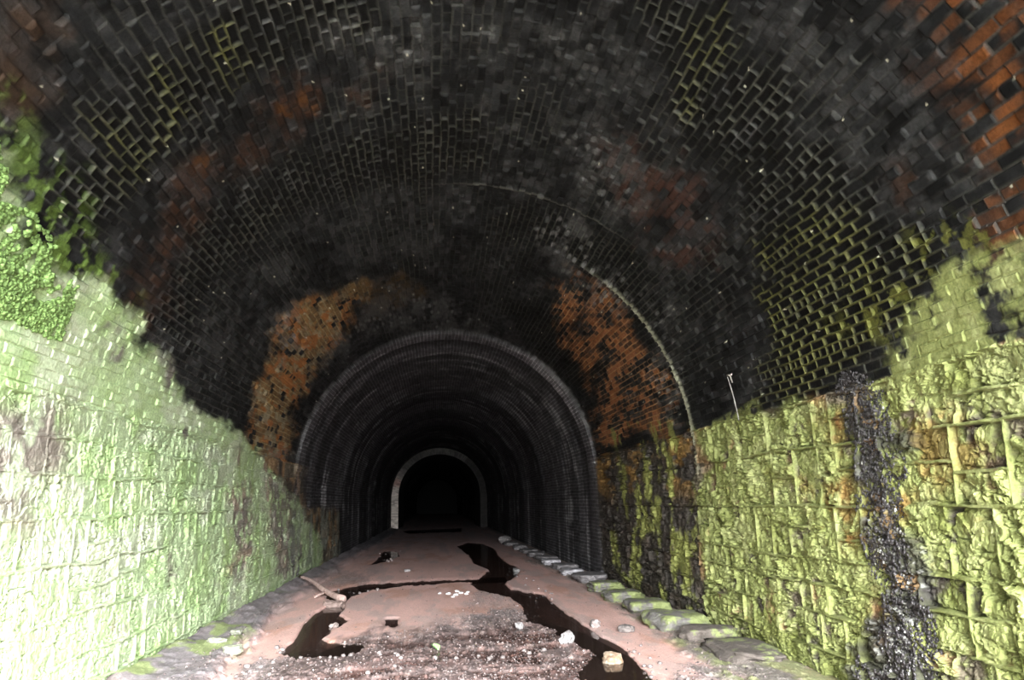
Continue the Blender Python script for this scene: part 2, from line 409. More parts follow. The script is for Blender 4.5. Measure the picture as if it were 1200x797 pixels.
    for sd in (-1, 1):
        top = STONE_TOP[sd]
        lim = SEAM_B if sd > 0 else 24.0
        m = (side == sd) & (Z < top + 0.06) & (S < lim + 1)
        if not m.any():
            continue
        s_, z_, d_ = S[m], Z[m], ds[m]
        jx, jy, edge, bid = stones(s_, z_, sd, d_)
        jj = np.maximum(jx, jy)
        st = sst(0.03, 0.0, z_ + 0.04 * (vn(s_ * 4, z_ * 0, 81) - 0.5) - top) * sst(0.1, -0.1, s_ - lim + 0.5 * (n_b[m]))
        rk = fbm(s_ * 3.2 + sd, z_ * 2.6, 82, 5, 0.62) - 0.5
        fac = np.abs(fbm(s_ * 9 + z_ * 3, z_ * 5, 83, 4, 0.6) - 0.5) * 2
        w1, w2, wc = worley(s_ * 6 + 0.5 * rk, z_ * 5 + 2 * rk, 84)
        plate = (wc - 0.5) * sst(0.0, 0.25, w2 - w1)
        dome = sst(0.0, 0.10, edge)
        pits = sst(0.62, 0.8, fbm(s_ * 7 + 30, z_ * 6, 85, 4, 0.6))
        amp = np.where(sd > 0, 1.0, 0.9)
        wx = s_ + 0.10 * (vn(s_ * 5, z_ * 5, 181) - 0.5) + 0.015 * (vn(s_ * 25, z_ * 25, 182) - 0.5)
        wz = z_ + 0.10 * (vn(s_ * 5, z_ * 5, 183) - 0.5) + 0.015 * (vn(s_ * 25, z_ * 25, 184) - 0.5)
        f1 = facet(wx * 4.0, wz * 4.6 + bid * 40, 185, 1.6)
        f2 = facet(wx * 10 + 3, wz * 11 + bid * 40, 186, 1.5)
        f3 = facet(wx * 26 + 3, wz * 26, 187, 1.2) * (d_ < 0.03)
        f0 = facet(wx * 2.1 + 7, wz * 2.6 + bid * 40, 285, 1.8)
        g1, g2, gi = worley(wx * 7 + 0.8 * rk, wz * 6.5 + bid * 40, 286)
        net = sst(0.10, 0.0, g2 - g1) * sst(0.42, 0.55, vn(s_ * 2.5, z_ * 2.5, 287)) * np.clip(0.03 / d_, 0, 1)
        rough_blk = 0.45 + 0.75 * hsh(np.floor(bid * 9973), np.floor(bid * 0), 188)
        crack = sst(0.06, 0.0, np.abs(fbm(s_ * 2.6 + 11, z_ * 1.8, 189, 4, .6) - 0.5) * 2) * sst(0.4, 0.6, vn(s_ * 3, z_ * 3, 190))
        if sd > 0:
            hh = rough_blk * (0.024 * rk + 0.030 * f0 + 0.034 * f1 + 0.034 * f2 + 0.018 * f3) + (bid - 0.5) * 0.034 - 0.010 - 0.050 * pits - 0.030 * crack - 0.030 * net
        else:
            hh = rough_blk * (0.022 * rk + 0.013 * f0 + 0.013 * f1 + 0.009 * f2 + 0.005 * f3) + (bid - 0.5) * 0.014 - 0.006 - 0.025 * pits - 0.024 * crack - 0.018 * net
        hh = hh + 0.006 * (fbm(s_ * 34, z_ * 28, 86, 3) - 0.5)
        keep = 0.25 + 0.75 * sst(0.38, 0.52, fbm(s_ * 2.2, z_ * 3, 87, 3)) if sd > 0 else 0.35 + 0.65 * sst(0.5, 0.65, fbm(s_ * 1.3, z_ * 3, 88, 3))
        hj = 0.011 if sd > 0 else 0.006
        k = jj * keep
        groove = sst(0.034, 0.014, edge) * (1 - jj)
        hh = hh - groove * (0.014 if sd > 0 else 0.010) * keep
        hh = hh * (1 - k) + (hj + 0.01 * (fbm(s_ * 8, z_ * 8, 89, 2) - 0.5)) * k
        toe = sst(0.25, 0.0, z_)
        hh = hh - 0.05 * toe
        stone[m] = st
        hs[m] = hh
        cs = np.zeros((s_.size, 3), np.float32) + np.array((0.10, 0.085, 0.06), np.float32)
        cs = mix(cs, (0.20, 0.13, 0.07), sst(0.5, 0.75, bid))
        cs = mix(cs, (0.05, 0.043, 0.035), sst(0.45, 0.7, fbm(s_ * 2.5, z_ * 2.5, 90, 3)))
        cs = cs * (0.8 + 0.5 * (fbm(s_ * 14, z_ * 14, 91, 3)[:, None]))
        c[m] = c[m] + (cs - c[m]) * st[:, None]
        rough[m] = np.where(st > 0.5, 0.75, rough[m])
        # dry ochre and pink stains on the stretch past the first seam
        if sd > 0:
            past = sst(SEAM_A - 0.02, SEAM_A + 0.05, s_)
            cd = np.array((0.035, 0.031, 0.028), np.float32) * (0.4 + 1.2 * fbm(s_ * 6, z_ * 3, 92, 4, .6))[:, None]
            c[m] = c[m] + (cd - c[m]) * (past * 0.92 * st)[:, None]
            rough[m] = rough[m] - past * 0.2
            of = sst(0.5, 0.62, fbm(s_ * 1.2, z_ * 4, 93, 4, .6)) * sst(1.4, 2.0, z_) * past
            c[m] = mix(c[m], (0.20, 0.115, 0.035), of * 0.75)
    h = h * (1 - stone) + hs * stone

    # ---------------- growth: pale moss left, yellow-green moss right
    G = zone('GL', 0.08, 0.45)
    thin = zone('GL2', 0.2, 0.7) * (1 - G)
    bare = np.maximum(np.maximum(zone('PG', 0.2, 0.6), zone('PG2', 0.1, 0.5)), zone('PG3', 0.1, 0.5) * 0.9)
    bare = np.maximum(bare, sst(0.66, 0.78, fbm(S * 1.1 + 5, U * 1.5, 101, 4, .6)))
    gl = G * (1 - 0.85 * bare * sst(0.35, 0.55, fbm(S * 6, U * 6, 102, 3)))
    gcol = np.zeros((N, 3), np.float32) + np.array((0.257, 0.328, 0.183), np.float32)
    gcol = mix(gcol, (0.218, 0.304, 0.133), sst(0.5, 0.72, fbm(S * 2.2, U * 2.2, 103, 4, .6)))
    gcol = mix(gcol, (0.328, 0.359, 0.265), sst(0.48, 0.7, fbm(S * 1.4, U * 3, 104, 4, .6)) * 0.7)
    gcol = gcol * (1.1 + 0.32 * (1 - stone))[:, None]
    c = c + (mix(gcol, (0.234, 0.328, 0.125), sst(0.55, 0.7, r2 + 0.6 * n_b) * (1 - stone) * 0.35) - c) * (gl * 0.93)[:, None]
    c = mix(c, (0.187, 0.156, 0.148), G * bare * sst(0.3, 0.5, fbm(S * 6, U * 6, 102, 3)) * 0.55)
    c = mix(c, (0.10, 0.16, 0.03), thin * sst(0.4, 0.6, fbm(S * 9, U * 9, 105, 3, .6)) * 0.7)
    # beyond the green the left wall fades to grey-green streaks
    gf = zone('GF', 0.1, 0.4)
    c = mix(c, (0.172, 0.187, 0.156), gf * sst(0.45, 0.6, fbm(S * 1.6, U * 1.0 + 7, 106, 3)) * 0.7)
    G2 = zone('GR', 0.06, 0.35) * sst(SEAM_A + 0.03, SEAM_A - 0.03, S + 0.06 * n_b)
    T2 = zone('GR2', 0.2, 0.7) * (1 - G2)
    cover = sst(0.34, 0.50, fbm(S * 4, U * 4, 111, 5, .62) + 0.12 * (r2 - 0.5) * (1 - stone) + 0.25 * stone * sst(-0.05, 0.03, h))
    rcol = np.zeros((N, 3), np.float32) + np.array((0.174, 0.195, 0.069), np.float32)
    rcol = mix(rcol, (0.112, 0.126, 0.036), sst(0.45, 0.7, fbm(S * 3, U * 3, 112, 4, .6)))
    rcol = mix(rcol, (0.253, 0.273, 0.119), sst(0.5, 0.7, fbm(S * 5, U * 5, 113, 4, .6)) * 0.7)
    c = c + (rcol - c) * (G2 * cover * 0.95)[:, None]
    c = mix(c, (0.10, 0.105, 0.025), T2 * sst(0.5, 0.62, fbm(S * 8, U * 8, 114, 4, .6)) * 0.8)
    gs = zone('GS', 0.1, 0.4) * sst(SEAM_A, SEAM_A + 0.1, S)
    c = mix(c, (0.197, 0.211, 0.064), gs * sst(0.56, 0.64, fbm(S * 2.5, U * 1.6, 115, 4, .62)) * 0.85)
    for k, w in (('BR', .6), ('BR2', .75), ('BR3', .6)):
        b = zone(k, 0.15, 0.6)
        c = mix(c, (0.15, 0.075, 0.022), b * w * sst(0.42, 0.58, fbm(S * 5, U * 5, 116, 3)) * sst(0.02, -0.02, h))
        c = mix(c, (0.26, 0.11, 0.035), b * w * sst(0.62, 0.72, fbm(S * 4, U * 4, 117, 3)))
    P = zone('SP', 0.07, 0.6)
    h = h + P * (0.02 + 0.03 * worley(S * 18, U * 18, 118)[0] * -1 + 0.012)
    c = mix(c, (0.025, 0.023, 0.024), P * 0.88)
    c = mix(c, (0.16, 0.10, 0.05), P * sst(0.58, 0.64, fbm(S * 4 + 2, U * 5, 219, 3)) * 0.8)
    c = mix(c, (0.17, 0.17, 0.155), P * sst(0.60, 0.66, fbm(S * 20, U * 20, 119, 3)) * sst(4.9, 5.6, U) * 0.8)
    rough = rough - P * 0.35
    mossy = np.clip(np.maximum(gl, G2 * cover), 0, 1)
    rough = rough + (0.95 - rough) * mossy
    h = h + mossy * 0.004 * (fbm(S * 45, U * 45, 120, 2) - 0.5)

    # ---------------- seams and the plain rings beyond
    sA = S + 0.015 * (vn(U * 4, U * 0, 121) - 0.5)
    bead = np.exp(-((sA - 9.98) / 0.045) ** 2)
    bead_r = bead * sst(0.8, 2.0, U) * sst(5.2, 4.9, U)
    h = h + 0.03 * bead_r
    c = mix(c, (0.24, 0.24, 0.17), np.clip(bead_r * (0.4 + 1.2 * (n_b + .5)), 0, 1) * sst(1.6, 2.8, U))
    b2 = np.exp(-((sA - 8.45) / 0.02) ** 2) * sst(-0.6, 0.3, U) * sst(2.4, 1.6, U)
    h = h + 0.012 * b2
    c = mix(c, (0.12, 0.12, 0.10), b2 * 0.5)
    off = np.zeros(N, np.float32); tint = np.ones(N, np.float32)
    sw = S + 0.10 * (fbm(U * 1.2, U * 0, 122, 2) - 0.5)
    for k, s0 in enumerate(RINGS):
        e = sst(s0 - 0.04, s0 + 0.04, sw)
        off = off + (RING_H[k] - off) * e
        tint = tint + (RING_C[k] - tint) * e
    far = sst(SEAM_B - 0.05, SEAM_B + 0.1, sw)
    off = off * sst(5.0, 4.5, np.abs(U))
    h = h * (1 - 0.5 * far * (1 - stone)) + off
    streak = fbm(S * 2.2, U * 0.35, 123, 4, 0.65)
    dark = np.array((0.050, 0.049, 0.052), np.float32) * (tint * (0.35 + 1.3 * streak) * (0.6 + 0.8 * r2))[:, None]
    dark = dark + np.array((0.26, 0.26, 0.265), np.float32) * (sst(0.60, 0.8, streak + 0.3 * n_b) * 0.6)[:, None]  # sheen on the rings, painted in as pale streaks
    dark = dark * (0.8 + 1.5 * J)[:, None]
    gkeep = 1 - np.clip(np.maximum(gl, gf), 0, 1)
    c = c + (dark - c) * (far * gkeep * (1 - 0.7 * sp))[:, None]
    lip = np.exp(-((sw - 16.25) / 0.16) ** 2) * sst(4.6, 3.9, np.abs(U)) * (sst(1.6, 2.4, U) + 0.6 * sst(-2.6, -3.2, U) + 0.15)
    c = mix(c, (0.17, 0.17, 0.17), lip * 0.8 * np.clip(0.7 + 1.5 * n_b, 0, 1))
    rough = rough - far * 0.15
    c = mix(c, (0.03, 0.031, 0.026), sst(3.1, 2.2, S + 0.6 * n_b) * 0.95)      # unseen stretch by the portal, darkened to cut its bounce light
    return h, np.clip(c, 0.002, 0.9), np.clip(rough, 0.15, 1)


def grid_mesh(name, pts, nr, nc, flip, cols=None, rough=None, mat=None, smooth=True):
    me = bpy.data.meshes.new(name)
    idx = np.arange(nr * nc, dtype=np.int32).reshape(nr, nc)
    a = idx[:-1, :-1]; b = idx[:-1, 1:]; c = idx[1:, 1:]; d = idx[1:, :-1]
    q = np.stack([a, d, c, b] if flip else [a, b, c, d], -1).reshape(-1)
    nf = q.size // 4
    me.vertices.add(nr * nc)
    me.vertices.foreach_set('co', pts.astype(np.float32).reshape(-1))
    me.loops.add(q.size)
    me.loops.foreach_set('vertex_index', q)
    me.polygons.add(nf)
    me.polygons.foreach_set('loop_start', np.arange(0, q.size, 4, dtype=np.int32))
    me.polygons.foreach_set('loop_total', np.full(nf, 4, np.int32))
    me.polygons.foreach_set('use_smooth', np.full(nf, smooth, bool))
    me.update(calc_edges=True)
    if cols is not None:
        at = me.attributes.new('surface_colour', 'FLOAT_COLOR', 'POINT')
        at.data.foreach_set('color', np.concatenate([cols, np.ones((len(cols), 1), np.float32)], 1).astype(np.float32).reshape(-1))
    if rough is not None:
        at = me.attributes.new('surface_roughness', 'FLOAT', 'POINT')
        at.data.foreach_set('value', rough.astype(np.float32))
    if mat:
        me.materials.append(mat)
    ob = bpy.data.objects.new(name, me)
    COL.objects.link(ob)
    return ob


# ------------------------------------------------------------------ materials
class NB:
    def __init__(self, name):
        self.m = bpy.data.materials.new(name)
        self.m.use_nodes = True
        self.t = self.m.node_tree
        self.p = self.t.nodes['Principled BSDF']

    def n(self, kind, **kw):
        x = self.t.nodes.new(kind)
        for k, v in kw.items():
            setattr(x, k, v)
        return x

    def l(self, a, b):
        self.t.links.new(a, b)

    def noise(self, scale, detail=4, rough=0.6, coord='Object'):
        tc = self.n('ShaderNodeTexCoord')
        x = self.n('ShaderNodeTexNoise')
        x.inputs['Scale'].default_value = scale
        x.inputs['Detail'].default_value = detail
        x.inputs['Roughness'].default_value = rough
        self.l(tc.outputs[coord], x.inputs['Vector'])
        return x.outputs['Fac']

    def ramp(self, fac, stops):
        r = self.n('ShaderNodeValToRGB')
        els = r.color_ramp.elements
        while len(els) < len(stops):
            els.new(0.5)
        for e, (p, c) in zip(els, stops):
            e.position = p
            e.color = (*c, 1) if len(c) == 3 else c
        self.l(fac, r.inputs['Fac'])
        return r.outputs['Color']

    def mul(self, a, b):
        x = self.n('ShaderNodeMix', data_type='RGBA', blend_type='MULTIPLY')
        x.inputs['Factor'].default_value = 1
        self.l(a, x.inputs['A']); self.l(b, x.inputs['B'])
        return x.outputs['Result']

    def mixc(self, f, a, b):
        x = self.n('ShaderNodeMix', data_type='RGBA')
        self.l(f, x.inputs['Factor'])
        for k, v in (('A', a), ('B', b)):
            if isinstance(v, tuple):
                x.inputs[k].default_value = (*v, 1)
            else:
                self.l(v, x.inputs[k])
        return x.outputs['Result']

    def bump(self, h, strength, dist):
        b = self.n('ShaderNodeBump')
        b.inputs['Strength'].default_value = strength
        b.inputs['Distance'].default_value = dist
        self.l(h, b.inputs['Height'])
        self.l(b.outputs['Normal'], self.p.inputs['Normal'])


def surface_material(name, scale, bump, dist, spec=0.3):
    b = NB(name)
    at = b.n('ShaderNodeAttribute', attribute_name='surface_colour')
    ar = b.n('ShaderNodeAttribute', attribute_name='surface_roughness')
    nz = b.noise(scale, 5, 0.65)
    b.l(b.mul(at.outputs['Color'], b.ramp(nz, [(0.25, (0.62, 0.62, 0.62)), (0.75, (1.38, 1.38, 1.38))])), b.p.inputs['Base Color'])
    b.l(ar.outputs['Fac'], b.p.inputs['Roughness'])
    b.p.inputs['Specular IOR Level'].default_value = spec
    b.bump(nz, bump, dist)
    return b.m


M_WALL = surface_material('weathered_masonry', 42, 0.4, 0.010, 0.12)
M_WET = surface_material('wet_crust', 60, 0.5, 0.006, 0.4)
M_FLOOR = surface_material('mud_and_gravel', 55, 0.5, 0.008)


def tinted(name, stops, scale, rough=0.8, bump=0.5, dist=0.01, spec=0.4, moss=None, obj_random=False):
    b = NB(name)
    nz = b.noise(scale, 5, 0.65)
    c = b.ramp(nz, stops)
    if moss:
        mn = b.noise(moss[1], 4, 0.6)
        mk = b.ramp(mn, [(moss[2], (0, 0, 0)), (moss[2] + 0.08, (1, 1, 1))])
        c = b.mixc(mk, c, moss[0])
    if obj_random:
        oi = b.n('ShaderNodeObjectInfo')
        c = b.mul(c, b.ramp(oi.outputs['Random'], [(0, (0.7, 0.7, 0.7)), (1, (1.15, 1.1, 1.1))]))
    b.l(c, b.p.inputs['Base Color'])
    b.p.inputs['Roughness'].default_value = rough
    b.p.inputs['Specular IOR Level'].default_value = spec
    b.bump(nz, bump, dist)
    return b.m


# ------------------------------------------------------------------ the tunnel lining
def stations(fine=True):
    near = np.arange(PORTAL_Y, 2.85, 0.05)
    mid_ = np.arange(2.85, 4.5, 0.007)
    k = 3.5e-4
    farq = np.arange(1 / 4.5, 1 / 125.0, -k)
    s = np.concatenate([near, mid_, 1 / farq, [125.0]])
    return s.astype(np.float32)


SV = stations()
DSV = np.gradient(SV).astype(np.float32)


def lining(name, ua, ub, du):
    us = np.linspace(ua, ub, int(round((ub - ua) / du)) + 1).astype(np.float32)
    S, U = np.meshgrid(SV, us)
    DS = np.broadcast_to(DSV, S.shape)
    S = S.ravel(); U = U.ravel(); DS = DS.ravel().copy()
    h, c, r = masonry(S, U, DS)
    pts = profile(S, U, h)
    ob = grid_mesh(name, pts, len(us), len(SV), True, c, r, M_WALL, name == 'ceiling')
    ob['kind'] = 'structure'
    return ob, (us, h.reshape(len(us), len(SV)))


USPLIT = 3.6
W_L = lining('wall_left', -(UARC + SPR + 0.15), -USPLIT, 0.008)
W_R = lining('wall_right', USPLIT, UARC + SPR + 0.15, 0.008)
W_C = lining('ceiling', -USPLIT, USPLIT, 0.009)


def face_h(s, u):
    """height of the built surface at (s, u)"""
    us, h = W_L[1] if u < -USPLIT else (W_R[1] if u > USPLIT else W_C[1])
    i = int(np.clip(np.searchsorted(us, u), 0, len(us) - 1)); j = int(np.clip(np.searchsorted(SV, s), 0, len(SV) - 1))
    return float(h[i, j])


def on_face(s, u, lift=0.0):
    p = profile(np.array([s]), np.array([u]), np.array([face_h(s, u) + lift]))[0]
    return Vector(p)


# the narrower brick ring deep in the tunnel
def far_ring():
    us = np.linspace(-(UARC + SPR), UARC + SPR, 700)
    rows = []
    # section: outer front edge -> inner front edge -> back along the soffit
    sec = [(0.0, 52.0)] + [(h, 52.0) for h in np.linspace(0.03, 0.44, 26)] + [(0.46, 52.03)] + [(0.46, s) for s in np.linspace(52.1, 60.0, 30)]
    P = []; Cc = []
    for h, s in sec:
        P.append(profile(np.full(us.shape, s), us, np.full(us.shape, h)))
        hh = np.full(us.shape, h)
        j = np.floor(us / 0.085)
        i = np.floor((hh if s < 52.02 else np.full(us.shape, s)) / 0.22 + 0.5 * np.mod(j, 2))
        t = 0.6 + 0.8 * hsh(i, j, 5)
        pale = sst(2.6, 4.6, -us)  # left leg lighter: the light falling on it is put into the colour
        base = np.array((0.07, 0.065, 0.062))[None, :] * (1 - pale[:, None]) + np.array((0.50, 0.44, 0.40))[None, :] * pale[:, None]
        base = base * np.where(us > 2.0, 0.35, 1.0)[:, None]  # right side dimmed, its shade put into the colour too
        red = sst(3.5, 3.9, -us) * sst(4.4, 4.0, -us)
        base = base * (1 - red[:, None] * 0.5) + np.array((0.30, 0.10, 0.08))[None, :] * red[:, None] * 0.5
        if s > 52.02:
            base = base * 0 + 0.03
        Cc.append(base * t[:, None])
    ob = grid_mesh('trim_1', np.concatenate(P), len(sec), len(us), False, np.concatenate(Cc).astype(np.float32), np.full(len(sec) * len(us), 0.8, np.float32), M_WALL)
    ob['kind'] = 'structure'


far_ring()

# added cap closing the far end, coloured black for the darkness there
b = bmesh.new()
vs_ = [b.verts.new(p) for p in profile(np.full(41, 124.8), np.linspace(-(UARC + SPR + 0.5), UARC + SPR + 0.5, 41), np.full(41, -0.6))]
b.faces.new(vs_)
me = bpy.data.meshes.new('end_cap'); b.to_mesh(me)
me.materials.append(tinted('black_end_cap', [(0.3, (0.002, 0.002, 0.002)), (0.7, (0.005, 0.005, 0.005))], 3))
o = bpy.data.objects.new('end_cap', me); COL.objects.link(o); o['kind'] = 'structure'


# ------------------------------------------------------------------ floor
def fzone(name, X, Y, soft, amp, n, k=0.55):
    a = RAD * np.log(np.maximum(Y, 0.6))
    # distances measured in across-tunnel metres near, stretched with depth like footprints
    poly = [(x, RAD * math.log(max(y, 0.6)) * k) for x, y in FLOOR_ZONES[name]]
    return sst(-soft, soft, sdf(poly, X, a * k, 0.7) + amp * n)


PUDDLES = ['P1', 'P2', 'P3', 'P4', 'P5', 'B1', 'B2']


def floor_fn(X, Y):
    a = RAD * np.log(np.maximum(Y, 0.6))
    n1 = fbm(X * 3, a * 2.4, 201, 4, .6) - 0.5
    n2 = fbm(X * 9, a * 8, 202, 3, .6) - 0.5
    nn = 0.6 * n1 + 0.7 * n2
    z = 0.006 + 0.010 * (fbm(X * 1.5, Y * 0.8, 203, 3)) + 0.004 * n2
    N = X.size
    c = np.zeros((N, 3), np.float32) + np.array((0.62, 0.395, 0.355), np.float32)
    c = c * (0.85 + 0.3 * (n1 + 0.5))[:, None]
    c = mix(c, (0.46, 0.24, 0.17), sst(0.55, 0.7, fbm(X * 2 + 5, Y * 0.8, 204, 4, .6)) * 0.6)
    c = mix(c, (0.36, 0.30, 0.29), sst(0.5, 0.66, fbm(X * 3 + 9, a * 3, 205, 4, .6)) * 0.5)
    rough = np.full(N, 0.62, np.float32)
    # gravel
    GRV = np.zeros(N, np.float32)
    for k, w in (('GR', 1), ('GT', .4), ('GM', 1), ('BL', .75), ('BR', .8), ('GC', .6), ('W1', 1)):
        GRV = np.maximum(GRV, fzone(k, X, Y, 0.10, 0.35, nn) * w)
    left = fzone('BL', X, Y, 0.12, 0.4, nn)
    left = np.maximum(left, sst(0.55, 0.2, X + 3.1 + 0.5 * n1))
    right = np.maximum(fzone('BR', X, Y, 0.12, 0.4, nn), sst(0.35, 0.1, 3.1 - X + 0.4 * n1))
    w1, w2, cid = worley(X * 26, Y * 20, 211)
    v1, v2, cid2 = worley(X * 12, Y * 9, 214)
    peb = sst(0.05, 0.3, w2 - w1)
    big_ = sst(0.1, 0.35, v2 - v1) * (cid2 > 0.72)
    scat = sst(0.35, 0.6, fbm(X * 5, a * 6, 215, 3) + 0.15)
    z = z + GRV * (0.010 * peb * (0.3 + cid) + 0.020 * big_ * scat * hsh(np.floor(cid2 * 997), np.floor(cid2 * 31), 3))
    gc = np.array((0.25, 0.212, 0.21), np.float32)[None, :] * (0.45 + 1.1 * cid)[:, None]
    gc = mix(gc, (0.48, 0.36, 0.34), (cid > 0.9) * 0.6)
    gc = mix(gc, (0.60, 0.52, 0.50), big_ * scat * (cid2 > 0.93) * 0.9)
    gc = mix(gc, (0.10, 0.07, 0.06), (1 - peb) * 0.6)
    c = c + (gc - c) * (GRV * np.clip(0.92 + nn, 0, 1))[:, None]
    bl = np.array((0.16, 0.15, 0.16), np.float32)[None, :] * (0.5 + 0.9 * fbm(X * 12, Y * 8, 216, 3, .7))[:, None]
    c = c + (bl - c) * (left * 0.85)[:, None]
    c = mix(c, (0.22, 0.27, 0.10), left * sst(0.56, 0.64, fbm(X * 2.6, Y * 1.5, 217, 4, .6)) * sst(16, 12, Y) * 0.8)
    c = mix(c, (0.17, 0.155, 0.135), right * np.clip(0.5 + 0.8 * cid, 0, 1) * 0.85)
    c = mix(c, (0.22, 0.25, 0.09), right * sst(0.5, 0.62, fbm(X * 3, Y * 2, 218, 4, .6)) * sst(17, 13, Y) * 0.6)
    z = z + left * (0.03 + 0.12 * fbm(X * 3, Y * 1.6, 219, 4)) * sst(0.0, 0.5, left) + sst(0.25, 0.0, 3.1 + X) * 0.05
    z = z + right * 0.035
    # mud greyed further in, with the loss of daylight darkened into its colour
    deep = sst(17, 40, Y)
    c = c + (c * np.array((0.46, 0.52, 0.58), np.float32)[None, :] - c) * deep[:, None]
    c = mix(c, (0.035, 0.030, 0.024), sst(6.3, 5.4, Y + 0.5 * n1) * 0.96)      # unseen floor by the portal, darkened to keep bounce off the vault
    # water hollows
    wet = np.zeros(N, np.float32)
    for k in ('P1', 'P2', 'P3', 'P4', 'P5'):
        wet = np.maximum(wet, fzone(k, X, Y, 0.05, 0.16, nn, 1.1))
    w1z = fzone('W1', X, Y, 0.15, 0.35, nn)
    bars = fbm(X * 1.9, Y * 2.7, 221, 4, .6) + 0.12 * n2
    sheet = np.maximum(fzone('B1', X, Y, 0.12, 0.35, nn), fzone('B2', X, Y, 0.12, 0.35, nn))
    low = np.maximum(w1z * sst(0.52, 0.44, bars - 0.10 * sst(0.0, 1.0, X)), sheet * sst(0.64, 0.54, bars))
    z = z - low * 0.022
    z = z - wet * 0.060
    damp = np.clip(np.maximum(np.maximum(wet, low), w1z * 0.72), 0, 1)
    c = c + (c * np.array((0.30, 0.22, 0.20), np.float32)[None, :] - c) * (damp * 0.9)[:, None]
    rough = rough - 0.35 * damp
    return z, np.clip(c, 0.003, .9), np.clip(rough, .2, 1)


ys = np.concatenate([np.arange(PORTAL_Y, 6.0, 0.06), 1 / np.arange(1 / 6.0, 1 / 125.0, -4.2e-4), [125.0]]).astype(np.float32)
xs = np.arange(-3.3, 3.301, 0.010).astype(np.float32)
X, Y = np.meshgrid(xs, ys)
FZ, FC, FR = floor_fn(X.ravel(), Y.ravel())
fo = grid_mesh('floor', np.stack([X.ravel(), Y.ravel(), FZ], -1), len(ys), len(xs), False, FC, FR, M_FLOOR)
fo['kind'] = 'structure'
FZ = FZ.reshape(len(ys), len(xs))


def floor_z(x, y):
    i = int(np.clip(np.searchsorted(ys, y), 0, len(ys) - 1)); j = int(np.clip(np.searchsorted(xs, x), 0, len(xs) - 1))
    return float(FZ[i, j])


# unseen ground outside the portal; side banks added to shape the incoming skylight
def outside():
    n = 60
    gx = np.linspace(-30, 30, n); gy = np.linspace(-90, PORTAL_Y, n)
    A, B = np.meshgrid(gx, gy)
    z = np.minimum(np.maximum(np.abs(A) - 4.0, 0) * np.where(A < 0, 1.3, 0.7), 13.0) * sst(PORTAL_Y + 0.1, PORTAL_Y - 2, B) + 0.12 * fbm(A, B, 3, 3) - 0.05
    z = np.where(np.abs(A) < 3.4, 0.0 + 0.02 * fbm(A, B, 4, 2), z)
    o = grid_mesh('ground_outside', np.stack([A.ravel(), B.ravel(), z.ravel()], -1), n, n, False)
    o.data.materials.append(tinted('dark_unseen_ground', [(0.3, (0.028, 0.030, 0.028)), (0.7, (0.055, 0.056, 0.055))], 0.6, 0.9, 0.5, 0.05))  # kept dark and neutral to limit bounce into the tunnel
    o['kind'] = 'structure'


outside()


# ------------------------------------------------------------------ object helpers
def tag(o, label, cat, group=None, kind=None):
    if label: o['label'] = label
    if cat: o['category'] = cat
    if group: o['group'] = group
    if kind: o['kind'] = kind
    return o


def link(name, me, mat=None, parent=None):
    if mat is not None and not me.materials:
        me.materials.append(mat)
    o = bpy.data.objects.new(name, me)
    COL.objects.link(o)
    if parent: o.parent = parent
    return o


def nz3(v, seed=0):
    from mathutils import noise
    return noise.noise(Vector(v) + Vector((seed * 3.1, seed * 7.7, seed * 1.3)))


def rock_mesh(name, dims, seed, sub=3, amp=0.22, flat=0.0, smooth=True):
    """angular weathered rock: an icosphere pressed towards a box, broken by noise, base at z=0"""
    b = bmesh.new()
    bmesh.ops.create_icosphere(b, subdivisions=sub, radius=1.0)
    for v in b.verts:
        p = v.co.copy()
        m = max(abs(p.x), abs(p.y), abs(p.z))
        q = p.lerp(p / m * 0.82, flat)
        d = 1 + amp * nz3(p * 1.1, seed) + amp * 0.55 * nz3(p * 2.6, seed + 3) + amp * 0.25 * nz3(p * 6, seed + 5)
        v.co = Vector((q.x * d * dims[0], q.y * d * dims[1], q.z * d * dims[2]))
    zmin = min(v.co.z for v in b.verts)
    for v in b.verts:
        v.co.z -= zmin + dims[2] * 0.18
        if v.co.z < -dims[2] * 0.02: v.co.z = -dims[2] * 0.02
    for f in b.faces: f.smooth = smooth
    me = bpy.data.meshes.new(name)
    b.to_mesh(me); b.free()
    return me


MOSS = (0.165, 0.19, 0.075)
M_KERB = tinted('kerb_stone_grey', [(0.3, (0.07, 0.065, 0.068)), (0.7, (0.20, 0.185, 0.19))], 9, 0.8, 0.7, 0.02)
M_KERB_PALE = tinted('kerb_stone_pale', [(0.3, (0.20, 0.19, 0.205)), (0.7, (0.40, 0.385, 0.41))], 9, 0.75, 0.6, 0.02)
M_KERB_MOSS = tinted('kerb_stone_mossy', [(0.3, (0.075, 0.07, 0.065)), (0.7, (0.17, 0.16, 0.15))], 9, 0.9, 1.0, 0.05, moss=(MOSS, 3.5, 0.44))
M_KERB_DUST = tinted('kerb_stone_rubbly', [(0.3, (0.045, 0.037, 0.03)), (0.7, (0.12, 0.10, 0.09))], 14, 0.9, 1.0, 0.03, moss=(MOSS, 4.5, 0.54))

# ------------------------------------------------------------------ water
WB = NB('dark_still_water')
WB.p.inputs['Base Color'].default_value = (0.022, 0.014, 0.011, 1)
WB.p.inputs['Roughness'].default_value = 0.06
WB.p.inputs['IOR'].default_value = 1.33
WB.p.inputs['Alpha'].default_value = 0.72
WB.bump(WB.noise(6, 2, 0.5), 0.05, 0.01)
M_WATER = WB.m


